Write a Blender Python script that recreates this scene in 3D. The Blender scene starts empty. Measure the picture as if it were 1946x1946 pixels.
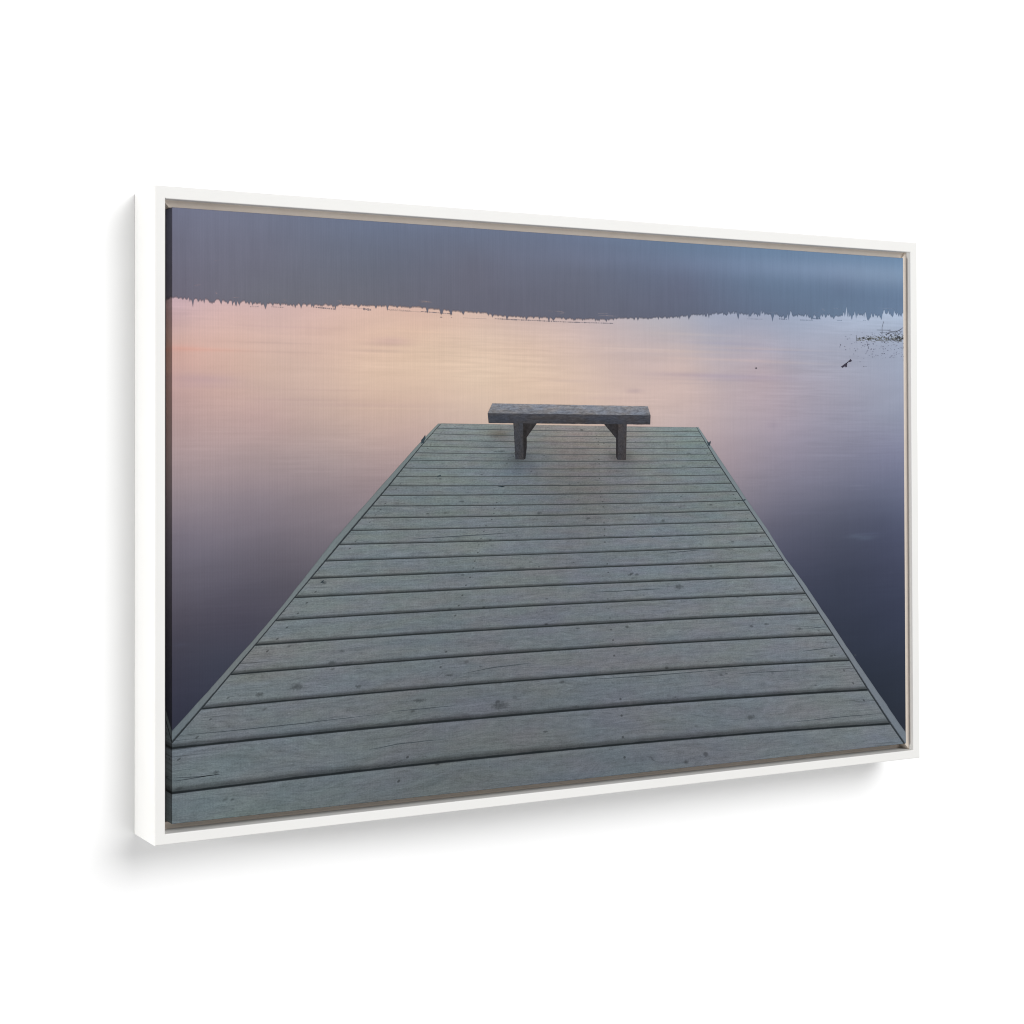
# A framed canvas print (white float frame) hung on a white wall, seen from the left.
# The printed picture is authored in millimetres on the canvas (x right, y up, origin at its centre).
import bpy, bmesh, math, random
import numpy as np
from mathutils import Matrix, Vector

CAM = {'loc': [-1.0331, -1.70454, 0.05755], 'right': [0.865858, -0.500282, -0.002865], 'up': [-0.005, -0.01438, 0.999884], 'back': [-0.500265, -0.865743, -0.014953], 'lens': 62.2834, 'sx': -0.03175, 'sy': -0.08095}
DIM = {'hw': 0.47436, 'hh': 0.305, 'D': 0.06635, 't': 0.01057, 'gap': 0.00843, 'rec': 0.00461}
SEAMS = [[5.51, -7.09, 91.11], [39.34, -5.25, 84.74], [44.29, -4.1, 78.69], [45.1, -2.54, 72.23], [33.8, -5.32, 65.3], [22.82, -5.1, 58.68], [29.08, -3.52, 50.76], [35.33, -2.79, 42.13], [18.24, -3.42, 33.76], [21.86, -3.77, 23.75], [12.62, -3.48, 13.98], [25.4, -2.3, 2.55], [18.6, -0.89, -9.3], [8.09, -2.66, -21.76], [9.27, -2.45, -36.18], [2.39, -1.72, -52.03], [-4.28, -1.75, -69.01], [-11.28, -2.86, -87.51], [-15.54, -2.13, -108.89], [-17.11, -3.06, -132.7], [-22.66, -3.22, -159.62], [-27.45, -3.61, -190.48], [-24.84, -5.06, -228.04], [-28.78, -4.69, -271.14]]
EDGE_L_IN = [(-176.4, 92.3), (-200.6, 67.6), (-237.7, 26.2), (-294.7, -34.4), (-344.9, -87.9), (-387.4, -134.0), (-443.5, -193.9), (-474.0, -225.5)]
EDGE_L_OUT = [(-179.8, 92.6), (-206.2, 67.6), (-246.9, 26.3), (-302.1, -29.9), (-357.8, -94.6), (-387.4, -126.0), (-421.4, -160.8), (-474.3, -213.5)]
EDGE_R_IN = [(156.7, 90.3), (183.8, 51.9), (206.2, 24.1), (232.9, -8.4), (256.0, -36.3), (283.1, -69.9), (298.9, -89.4), (336.0, -135.5), (358.5, -163.8), (383.9, -196.1), (412.8, -234.0), (448.2, -278.7), (470.2, -304.9)]
EDGE_R_OUT = [(159.7, 90.2), (191.1, 51.9), (215.4, 21.9), (229.1, 4.8), (257.9, -29.3), (285.2, -65.3), (316.8, -100.3), (358.6, -151.9), (412.9, -218.3), (471.7, -288.1)]
BENCH = {'top': [(-114.1, 114.8), (88.9, 114.0), (92.7, 103.5), (-119.8, 104.0)], 'front': [(-119.8, 104.0), (92.7, 103.5), (92.2, 93.0), (-118.6, 93.3)], 'legl': [(-88.0, 96.3), (-75.7, 96.4), (-75.1, 53.2), (-85.4, 53.5)], 'legl_side': [(-75.7, 96.4), (-71.2, 96.4), (-71.0, 66.9), (-72.7, 54.3), (-75.1, 53.2)], 'bracel': [(-75.7, 95.8), (-56.0, 96.0), (-71.1, 77.7), (-75.4, 75.5)], 'legr': [(48.8, 96.1), (60.3, 96.2), (58.9, 52.2), (47.6, 52.5)], 'legr_side': [(45.5, 96.1), (48.8, 96.1), (47.6, 52.5), (45.6, 55.6)], 'bracer': [(26.9, 96.0), (48.8, 96.1), (47.8, 76.3), (45.5, 77.1)]}
LAKE = [(-470.1, 197.5, 216, 180, 182), (-470.1, 176.6, 220, 182, 172), (-470.1, 165.1, 222, 176, 164), (-378.9, 200.9, 214, 180, 174), (-407.0, 173.2, 220, 182, 168), (-321.3, 192.1, 216, 182, 170), (-200.3, 204.7, 222, 186, 168), (-200.4, 179.3, 224, 192, 168), (-71.1, 197.7, 214, 186, 174), (-71.2, 177.3, 222, 192, 172), (17.6, 191.7, 204, 182, 178), (96.1, 206.3, 186, 178, 184), (96.0, 188.1, 196, 180, 182), (177.5, 202.9, 170, 170, 186), (294.0, 200.3, 163, 168, 188), (442.9, 214.8, 170, 183, 206), (442.7, 191.8, 158, 168, 190), (-467.4, 134.8, 210, 172, 166), (-378.9, 136.5, 212, 180, 166), (-261.9, 138.7, 222, 190, 168), (-137.0, 141.1, 225, 197, 173), (-3.4, 149.6, 220, 192, 175), (139.9, 158.7, 206, 182, 176), (254.2, 155.0, 184, 168, 176), (358.6, 157.1, 165, 164, 181), (451.0, 152.4, 153, 159, 180), (-467.4, 98.2, 198, 165, 162), (-379.0, 99.0, 196, 165, 160), (-261.9, 100.0, 206, 176, 162), (-149.9, 103.8, 212, 184, 168), (124.8, 103.4, 200, 178, 174), (215.1, 104.2, 180, 165, 172), (333.7, 105.2, 160, 155, 172), (450.6, 106.3, 146, 151, 172), (-467.4, 61.6, 182, 157, 158), (-379.0, 61.5, 176, 154, 153), (-291.9, 61.3, 178, 156, 153), (-213.0, 78.0, 194, 166, 158), (199.6, 60.5, 168, 152, 160), (293.2, 60.4, 148, 142, 160), (450.3, 60.1, 127, 130, 156), (-467.4, 19.9, 156, 141, 148), (-379.0, 18.7, 147, 133, 141), (-268.1, 22.7, 155, 138, 142), (237.8, 16.6, 134, 128, 142), (333.1, 9.0, 110, 111, 131), (449.9, 7.5, 99, 105, 130), (-467.4, -21.9, 125, 117, 131), (-379.0, -24.1, 115, 108, 120), (-309.8, -25.9, 118, 110, 120), (276.7, -40.8, 88, 90, 110), (373.7, -43.2, 75, 80, 101), (449.5, -45.2, 73, 79, 104), (-467.4, -63.6, 103, 98, 112), (-407.1, -65.8, 94, 90, 104), (-344.8, -68.2, 92, 88, 100), (316.2, -92.8, 62, 67, 88), (449.1, -97.7, 59, 65, 88), (-467.4, -105.3, 81, 78, 93), (-407.1, -108.2, 74, 72, 88), (373.0, -146.5, 48, 55, 74), (448.7, -150.3, 50, 57, 79), (-467.3, -146.9, 65, 65, 82), (-423.8, -149.6, 60, 63, 80), (448.3, -202.7, 42, 50, 68), (-467.3, -188.6, 53, 55, 74), (447.9, -255.2, 36, 44, 59), (-467.3, -219.8, 47, 50, 68), (456.2, -288.6, 35, 42, 57), (-137.4, -18.9, 130, 122, 132), (-137.7, -132.9, 70, 72, 86), (-4.2, -80.9, 90, 88, 102), (-4.9, -257.5, 45, 50, 64), (-262.4, -236.5, 48, 50, 66)]
SHORE = [(-470.1, 301.2, 116, 120, 145), (-470.1, 260.3, 113, 114, 136), (-470.1, 223.7, 112, 110, 130), (-378.9, 300.3, 112, 118, 142), (-378.9, 254.6, 110, 112, 132), (-378.9, 219.7, 108, 110, 126), (-261.6, 299.5, 106, 116, 142), (-261.7, 260.7, 104, 110, 130), (-261.8, 221.8, 106, 108, 124), (-136.6, 298.7, 106, 116, 142), (-136.7, 261.4, 103, 106, 126), (-136.8, 218.4, 101, 103, 122), (-2.8, 297.8, 106, 118, 146), (-2.9, 262.2, 102, 108, 130), (-3.1, 217.8, 98, 102, 122), (140.6, 300.0, 102, 122, 152), (140.4, 253.9, 98, 106, 132), (140.2, 226.2, 96, 104, 128), (255.1, 301.4, 104, 128, 160), (254.9, 265.4, 98, 117, 146), (254.7, 230.7, 97, 112, 140), (376.1, 304.2, 104, 131, 164), (375.8, 264.5, 98, 118, 149), (375.6, 234.0, 100, 121, 150), (465.0, 303.7, 106, 134, 168), (464.7, 263.9, 100, 123, 155), (464.5, 237.4, 104, 126, 158)]
DOCK = [(-172.3, 90.6, 122, 130, 130), (-71.5, 91.2, 124, 126, 124), (139.5, 88.2, 118, 130, 130), (-188.1, 72.5, 118, 127, 126), (-10.5, 72.7, 126, 122, 120), (-10.6, 57.9, 112, 110, 108), (154.3, 60.6, 114, 126, 126), (-213.1, 50.0, 110, 120, 122), (-71.6, 46.5, 102, 110, 114), (161.7, 42.1, 112, 122, 124), (-243.9, 22.4, 112, 120, 122), (-71.7, 20.3, 106, 114, 118), (176.6, 17.3, 110, 120, 122), (-292.1, -37.3, 110, 119, 122), (-137.4, -41.7, 108, 116, 119), (66.1, -47.4, 108, 116, 122), (253.0, -52.7, 112, 121, 124), (-344.8, -95.1, 110, 118, 121), (-169.5, -103.0, 104, 113, 117), (65.9, -113.5, 106, 113, 118), (292.0, -123.6, 110, 118, 123), (-401.6, -156.3, 108, 114, 116), (-201.1, -168.8, 102, 109, 113), (65.5, -185.4, 104, 110, 115), (356.2, -197.1, 108, 115, 120), (-467.3, -225.0, 104, 114, 120), (-321.7, -231.7, 102, 110, 115), (-137.9, -235.3, 98, 104, 109), (65.3, -233.3, 100, 107, 112), (405.5, -258.6, 106, 114, 120), (-467.3, -292.5, 102, 114, 117), (-321.8, -296.6, 96, 106, 109), (-138.1, -286.4, 94, 101, 105), (137.7, -281.4, 98, 105, 110), (447.6, -294.5, 104, 113, 119)]
STREAKS = [(-240.6, 175.4, 21.5, 1.67, -16, -14, -10), (-249.7, 168.4, 25.7, 1.11, -18, -15, -10), (-234.4, 179.4, 15.4, 2.79, -10, -12, -2), (70.5, 131.3, 7.2, 1.81, -22, -20, -12), (139.8, 151.4, 37.4, 1.84, -14, -12, -6), (200.0, 150.1, 58.1, 2.49, -12, -10, -2), (162.2, 145.7, 53.2, 0.93, -12, -10, -6), (132.4, 141.4, 37.3, 0.92, -10, -8, -4), (103.0, 141.5, 22.0, 0.73, 10, 8, 6), (-445.7, 164.7, 33.1, 1.32, 9, -3, -7), (-464.7, 165.7, 13.6, 2.62, 4, -3, -4), (-390.2, 164.1, 68.9, 0.64, -10, -8, -6), (-367.5, 173.3, 34.6, 0.54, -12, -10, -8), (-437.5, 134.3, 24.9, 4.22, -12, -8, 2), (-440.2, 127.4, 38.8, 1.05, -6, -5, -2), (268.8, 93.3, 5.5, 3.16, -10, -10, -8), (-3.4, 127.7, 41.9, 0.71, 8, 8, 6), (31.4, 122.3, 28.3, 0.72, -8, -8, -4), (-17.2, 141.1, 20.7, 1.18, -12, -10, -6), (60.0, 179.8, 43.3, 0.6, 10, 9, 6), (74.3, 177.2, 43.6, 0.6, 12, 8, 4), (31.6, 183.2, 35.5, 0.6, 8, 6, 4), (162.5, 198.7, 45.5, 0.74, 12, 8, 2), (185.0, 189.5, 53.8, 0.74, -8, -6, 0), (154.9, 178.8, 60.7, 0.74, 10, 6, 0), (254.4, 184.6, 63.6, 0.76, 10, 4, -2), (215.5, 170.4, 62.5, 0.94, 12, 6, 0), (293.8, 168.5, 48.4, 0.76, 8, 4, -2), (278.0, 182.1, 48.1, 0.63, -6, -4, 0), (-297.8, 126.0, 35.9, 0.66, -8, -8, -6), (-321.4, 115.8, 47.4, 0.82, -7, -7, -4), (-268.0, 111.0, 55.0, 1.66, -8, -8, -4), (-237.6, 108.0, 37.1, 0.67, 6, 6, 4), (-344.6, 180.5, 35.0, 0.54, 8, 6, 4), (-344.6, 190.2, 46.8, 0.65, -5, -5, -2), (-200.4, 190.6, 37.9, 0.68, 5, 4, 2), (-298.0, -15.3, 5.3, 1.64, 4, 4, 4), (-464.7, -128.9, 3.2, 1.04, 6, 8, 12), (404.5, -44.0, 16.8, 1.3, 10, 14, 14), (411.2, -46.8, 8.4, 1.3, 10, 14, 14), (394.5, -41.8, 6.7, 1.3, 8, 10, 10), (415.5, -40.4, 11.8, 0.78, 6, 8, 10), (399.1, 19.2, 11.8, 0.65, 8, 8, 8), (407.5, 14.6, 8.4, 0.65, 6, 6, 6), (341.5, 57.1, 24.6, 0.96, 6, 6, 6), (391.0, 57.0, 25.2, 0.97, 5, 5, 6), (328.9, -13.3, 32.7, 1.28, 3, 3, 4)]
SHORELINE = [(-478.2, 215.2), (-474.4, 215.1), (-459.3, 215.2), (-445.7, 214.5), (-423.7, 214.6), (-412.6, 214.8), (-390.2, 213.8), (-344.5, 213.3), (-300.7, 214.5), (-285.8, 215.3), (-240.5, 215.8), (-200.3, 215.4), (-166.3, 213.9), (-124.5, 213.5), (-108.2, 210.6), (-71.1, 210.5), (-18.3, 210.7), (24.7, 211.1), (42.3, 211.7), (51.6, 213.8), (88.9, 215.2), (110.7, 216.3), (136.5, 219.0), (169.3, 222.4), (208.1, 224.5), (246.0, 225.9), (284.6, 224.5), (318.3, 225.4), (350.8, 225.7), (375.6, 227.5), (407.3, 229.4), (443.0, 230.7), (475.7, 232.5)]
BARS = [[(-370.4, 210.7), (-356.1, 210.8), (-356.1, 209.9), (-370.4, 209.8)], [(-346.9, 211.5), (-342.8, 211.4), (-342.8, 210.9), (-346.9, 211.0)], [(-393.0, 209.8), (-383.4, 210.2), (-383.4, 209.4), (-393.0, 209.1)], [(-321.3, 212.6), (-299.5, 211.5), (-299.5, 209.8), (-321.3, 210.9)], [(-324.2, 212.2), (-318.9, 212.4), (-318.9, 211.8), (-324.2, 211.6)], [(-267.8, 213.3), (-258.1, 212.6), (-258.1, 210.3), (-267.8, 211.1)], [(-291.8, 212.8), (-261.8, 212.6), (-261.8, 212.2), (-291.8, 212.4)], [(-240.5, 213.3), (-212.8, 212.7), (-212.8, 212.0), (-240.5, 212.6)], [(-200.3, 212.6), (-162.5, 211.5), (-162.5, 210.3), (-200.3, 211.4)], [(-237.4, 211.9), (-200.3, 211.7), (-200.3, 211.2), (-237.4, 211.5)], [(-110.8, 208.3), (-71.1, 208.0), (-71.1, 206.6), (-110.8, 206.9)], [(-71.1, 208.0), (-16.9, 207.8), (-16.9, 206.5), (-71.1, 206.7)], [(-16.9, 207.8), (42.3, 208.4), (42.3, 207.1), (-16.9, 206.5)], [(-149.7, 207.3), (-120.6, 207.2), (-120.6, 206.8), (-149.7, 206.9)], [(-177.7, 207.4), (-174.5, 207.3), (-174.5, 206.2), (-177.7, 206.3)], [(-164.4, 207.7), (-162.8, 207.5), (-162.8, 206.3), (-164.4, 206.5)], [(231.2, 220.0), (254.6, 220.6), (254.6, 219.9), (231.2, 219.4)], [(278.3, 222.1), (291.0, 221.9), (291.0, 220.6), (278.2, 220.8)], [(310.2, 221.7), (330.4, 222.1), (330.4, 221.2), (310.2, 220.8)], [(330.4, 224.7), (342.6, 224.5), (342.6, 222.9), (330.4, 223.1)], [(367.3, 223.5), (375.6, 223.5), (375.5, 222.5), (367.3, 222.5)], [(409.0, 224.9), (414.0, 224.8), (414.0, 224.0), (409.0, 224.1)]]
DASHES = [[(-452.3, 229.3), (-444.6, 229.7), (-444.6, 228.6), (-452.3, 228.3)], [(-432.0, 254.6), (-420.9, 254.9), (-420.9, 254.6), (-432.0, 254.3)], [(-204.7, 223.7), (-186.5, 222.5), (-186.5, 221.8), (-204.7, 223.0)], [(-202.8, 222.3), (-187.8, 222.6), (-187.8, 222.1), (-202.8, 221.8)], [(-44.2, 219.1), (-37.4, 218.8), (-37.4, 218.2), (-44.2, 218.6)], [(-37.4, 219.1), (-20.3, 217.9), (-20.3, 217.5), (-37.4, 218.6)], [(-30.6, 216.7), (-22.4, 216.7), (-22.4, 216.2), (-30.6, 216.2)], [(19.8, 218.7), (38.8, 218.5), (38.8, 217.8), (19.8, 218.0)], [(19.8, 216.7), (49.4, 216.3), (49.4, 215.4), (19.8, 215.8)], [(-357.2, 218.3), (-353.8, 217.9), (-353.8, 217.1), (-357.2, 217.5)], [(-297.7, 219.9), (-291.8, 219.3), (-291.8, 218.6), (-297.7, 219.1)], [(-378.9, 222.5), (-353.2, 223.1), (-353.2, 222.7), (-378.9, 222.2)], [(-430.3, 222.5), (-427.6, 221.6), (-427.6, 220.5), (-430.3, 221.5)], [(-336.4, 218.7), (-334.7, 218.5), (-334.7, 218.0), (-336.4, 218.2)], [(-412.6, 218.4), (-404.2, 218.3), (-404.2, 217.8), (-412.6, 218.0)], [(164.8, 224.7), (196.6, 225.0), (196.6, 224.4), (164.8, 224.1)], [(196.6, 225.6), (246.8, 226.2), (246.8, 225.7), (196.6, 225.1)], [(342.7, 236.6), (349.3, 234.3), (349.2, 233.0), (342.7, 235.3)], [(359.1, 237.6), (375.6, 236.9), (375.6, 236.3), (359.1, 236.9)], [(330.5, 231.3), (342.7, 231.5), (342.7, 230.8), (330.5, 230.7)], [(426.0, 240.8), (468.9, 240.5), (468.8, 240.0), (426.0, 240.3)], [(262.5, 228.8), (278.3, 229.1), (278.3, 228.3), (262.5, 228.1)]]
DRIFT = [[(373.5, 166.0), (379.8, 169.8), (383.3, 171.5), (382.8, 165.8), (380.6, 165.4), (380.1, 166.8), (376.0, 164.6)], [(381.4, 170.2), (384.3, 172.5), (385.6, 171.8), (382.7, 170.0)], [(384.6, 172.9), (387.5, 174.6), (388.5, 176.0), (389.6, 174.8), (390.9, 173.5), (389.3, 172.5), (386.3, 171.9)]]
SPECKS = [(243.8, 161.3, 1.7), (403.6, 172.7, 0.8), (409.8, 167.1, 0.9), (413.2, 167.2, 0.9), (439.2, 184.1, 1.1), (443.1, 184.1, 0.8), (415.5, 193.6, 1), (372.9, 192.7, 1.2), (417.2, 190.1, 1), (421.4, 188.6, 1), (379.5, 191.3, 0.8), (432.4, 181.0, 0.8), (423.0, 182.7, 0.9)]
REED_AREA = [(397.9, 203.6), (473.8, 205.9), (473.7, 200.6), (397.9, 200.3)]
REED_MISC = [(367.2, 206.5), (477.4, 219.3), (477.0, 172.8), (367.0, 176.7)]
REED_LINES = [[(442.1, 224.0), (439.5, 216.7), (439.4, 204.9)], [(473.9, 217.5), (466.9, 213.7), (460.0, 210.1), (466.8, 205.0), (473.8, 203.9)], [(461.7, 213.5), (466.9, 208.4), (471.2, 212.5)], [(397.9, 205.5), (398.3, 198.4)], [(451.4, 211.8), (462.6, 212.2), (470.4, 215.1)], [(430.9, 213.1), (451.4, 213.5)], [(459.9, 201.5), (465.1, 205.7), (460.0, 207.5)], [(470.3, 200.5), (459.9, 200.2), (454.8, 202.7)], [(436.0, 210.0), (451.4, 209.8)], [(449.7, 210.5), (460.0, 211.4)]]
CLEATS = [[(222.6, 2.7), (224.6, 4.9), (227.7, 5.1), (226.9, 3.6)], [(92.1, -36.4), (97.2, -35.2), (99.3, -36.1), (95.0, -37.1)], [(-108.0, 23.9), (-102.8, 24.5), (-98.2, 23.9), (-102.8, 23.0)], [(-180.6, 36.3), (-176.8, 37.3), (-177.4, 35.7), (-181.9, 35.4)], [(-317.5, -74.1), (-314.5, -71.5), (-312.2, -70.2), (-313.7, -72.6), (-311.6, -74.0), (-314.5, -73.1)], [(-200.6, 70.7), (-200.3, 74.7), (-198.1, 76.9), (-195.6, 80.3), (-195.3, 76.4), (-196.8, 73.6), (-197.5, 71.3)], [(171.6, 74.2), (174.6, 72.3), (176.9, 74.5), (177.2, 72.0), (175.3, 68.0), (173.1, 69.2)]]
STAIN = (-104.6, 80.6)
KNOTS = [(233.17, -253.9, 6.2, 4.05), (-9.55, -224.24, 6.19, 2.35), (-47.75, -248.21, 3.37, 1.75), (-5.79, -136.2, 3.1, 1.18), (170.26, -183.65, 1.88, 0.98), (-167.17, -178.23, 5.71, 1.69), (-129.38, -170.96, 1.94, 1.03), (-26.56, -194.89, 4.09, 2.05), (-203.64, -202.73, 7.47, 2.8), (-105.43, -215.48, 10.5, 5.74), (-342.55, -178.8, 6.94, 4.85), (-383.06, -184.05, 5.08, 3.2), (-411.62, -287.13, 2.22, 1.58), (-429.28, -258.6, 3.3, 2.63), (307.03, -152.84, 4.81, 1.91), (257.16, -144.63, 3.92, 1.88), (-304.05, -156.9, 4.72, 3.27), (198.16, -199.88, 2.28, 1.24), (-151.44, 8.19, 3.2, 1.37), (-101.47, 24.13, 2.63, 0.81), (-178.08, 32.9, 2.53, 0.9), (46.58, 39.84, 3.54, 0.72), (-16.2, 25.54, 1.37, 0.71), (-312.77, -73.17, 2.94, 2.18), (208.16, -44.94, 2.68, 1.37), (145.34, 60.02, 2.98, 0.86), (139.33, 44.72, 3.71, 0.86), (176.48, -0.57, 4.53, 0.99), (109.6, -18.31, 2.92, 2.43), (-0.13, 86.32, 3.46, 1.18), (-109.89, 62.2, 3.27, 1.15), (-102.68, 62.48, 4.6, 1.38), (8.51, -13.23, 4.17, 1.78), (-55.71, -6.11, 4.04, 1.75), (-11.03, -62.34, 2.06, 0.94), (-55.9, -65.53, 1.01, 1.16), (-78.62, -65.92, 5.32, 0.58), (146.82, 59.41, 2.98, 0.92), (73.16, -78.92, 2.87, 1.8), (63.86, -78.59, 2.86, 1.8), (131.26, -95.04, 6.65, 3.66), (393.47, -189.68, 1.67, 1.04), (356.26, -188.14, 3.28, 1.93), (-292.21, -145.05, 2.97, 1.64), (331.57, -222.45, 2.43, 1.28), (66.01, -77.46, 2.86, 1.8), (-274.38, -182.86, 3.6, 2.2), (125.49, -222.6, 2.21, 0.91)]
CRACKS = [[(-472.7, -218.8), (-407.2, -218.1), (-344.9, -216.9), (-238.2, -213.6)], [(291.2, -264.6), (372.2, -263.8), (437.6, -264.6)], [(-472.7, -259.8), (-445.7, -261.3), (-423.8, -260.7)], [(-474.3, -263.3), (-423.8, -260.4)], [(9.2, -194.3), (94.3, -195.4), (228.9, -194.7)], [(311.7, -180.4), (340.0, -178.9), (368.7, -177.9)], [(319.9, -152.9), (349.9, -152.5)], [(-235.1, -212.1), (-201.2, -211.9), (-157.1, -211.2)], [(213.4, -200.9), (252.1, -201.4), (307.5, -203.1)], [(9.6, -96.5), (65.9, -96.7), (109.2, -96.6)], [(-210.1, -30.7), (-137.4, -28.6), (-85.1, -27.0)], [(109.4, -56.0), (146.3, -54.0), (161.2, -53.2)], [(-150.6, -177.6), (-111.8, -173.2), (-65.6, -171.4)], [(-262.5, -250.3), (-226.0, -246.7), (-169.9, -246.3)]]
HAZE_BANDS = [(162.9, 281.5, 68.7, 9.27, 5, 5, 6), (270.7, 283.2, 72.3, 10.15, 10, 9, 10), (367.7, 283.6, 67.2, 11.03, 13, 12, 12), (460.5, 282.9, 61.2, 11.92, 16, 14, 12), (32.0, 280.7, 57.1, 8.38, 3, 3, 4)]
TEETH = [(-456.1, 4.2, 1.09), (-453.3, 7.88, 1.2), (-447.3, 4.21, 0.82), (-444.1, 3.69, 1.09), (-441.3, 4.22, 0.82), (-436.4, 3.17, 0.82), (-430.9, 3.17, 1.1), (-423.7, 5.83, 1.38), (-417.6, 3.19, 0.83), (-411.5, 4.79, 0.89), (-408.7, 4.79, 0.89), (-404.2, 3.2, 0.84), (-398.1, 3.2, 0.84), (-385.7, 3.21, 1.13), (-299.5, 3.29, 0.71), (-253.3, 5.0, 0.97), (-239.9, 6.13, 1.22), (-192.8, 6.21, 1.25), (-176.4, 5.67, 1.58), (-164.4, 6.26, 1.02), (-71.1, 4.66, 1.0), (-54.3, 4.68, 0.81), (-42.2, 6.46, 1.02), (-20.3, 3.54, 0.82), (18.4, 3.58, 0.7), (33.2, 3.59, 0.7), (70.9, 4.23, 1.15), (75.9, 3.63, 1.44), (104.1, 5.48, 0.95), (116.6, 4.27, 0.95), (131.3, 3.68, 0.96), (134.3, 4.29, 0.96), (218.9, 6.88, 1.08), (234.3, 5.03, 1.4), (268.0, 5.07, 1.18), (286.2, 5.09, 1.59), (293.4, 6.37, 1.04), (350.0, 3.87, 1.23), (362.4, 4.53, 1.15), (384.7, 5.21, 1.17), (409.9, 5.24, 1.69)]

HW, HH = DIM['hw'], DIM['hh']
DEP, LIP, GAP, REC = DIM['D'], DIM['t'], DIM['gap'], DIM['rec']
WALL_Z = REC - DEP              # wall plane, measured from the canvas face (0), towards the viewer positive
HANG = 1.5                      # height of the picture's centre above the floor
SIDE = 0.020                    # depth of the stretched canvas
GAIN = 0.805                    # ink reflectance per unit of picture brightness under this light
random.seed(7)
rng = np.random.default_rng(11)

sc = bpy.context.scene
COL = sc.collection


def loc3(x, y, z):
    """picture metres (x right, y up, z out of the canvas face) -> local Blender coordinates"""
    return (x, -(z - WALL_Z), y)


def lin(c):
    c = np.asarray(c, float) / 255.0
    return np.where(c <= 0.04045, c / 12.92, ((c + 0.055) / 1.055) ** 2.4)


# ------------------------------------------------------------------ colour fields of the print
class Field:
    """smooth colour field through scattered colour samples (thin-plate spline)"""
    def __init__(self, samples, smooth=0.02):
        a = np.array(samples, float)
        self.p = a[:, :2] / 100
        n = len(a)
        P = np.hstack([np.ones((n, 1)), self.p])
        A = np.zeros((n + 3, n + 3))
        A[:n, :n] = self.k(np.linalg.norm(self.p[:, None] - self.p[None], axis=2)) + smooth * np.eye(n)
        A[:n, n:] = P
        A[n:, :n] = P.T
        b = np.zeros((n + 3, 3))
        b[:n] = a[:, 2:5]
        self.w = np.linalg.solve(A, b)

    @staticmethod
    def k(d):
        return d * d * np.log(d + 1e-9)

    def __call__(self, q):
        q = np.asarray(q, float).reshape(-1, 2) / 100
        d = np.linalg.norm(q[:, None] - self.p[None], axis=2)
        return np.hstack([self.k(d), np.ones((len(q), 1)), q]) @ self.w


F_LAKE, F_SHORE, F_DOCK = Field(LAKE), Field(SHORE), Field(DOCK)


def lake_colour(q):
    q = np.asarray(q, float).reshape(-1, 2)
    c = F_LAKE(q)
    lum = c @ np.array([.3, .59, .11])
    c = lum[:, None] + .90 * (c - lum[:, None])
    for x, y, sx, sy, r, g, b in STREAKS:
        k = np.exp(-((q[:, 0] - x) / sx) ** 2 / 2 - ((q[:, 1] - y) / sy) ** 2 / 2)
        c += .75 * k[:, None] * np.array([r, g, b])
    return c


# ------------------------------------------------------------------ node helpers
def material(name):
    m = bpy.data.materials.new(name)
    m.use_nodes = True
    nt = m.node_tree
    return m, nt, nt.nodes['Principled BSDF']


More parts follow.
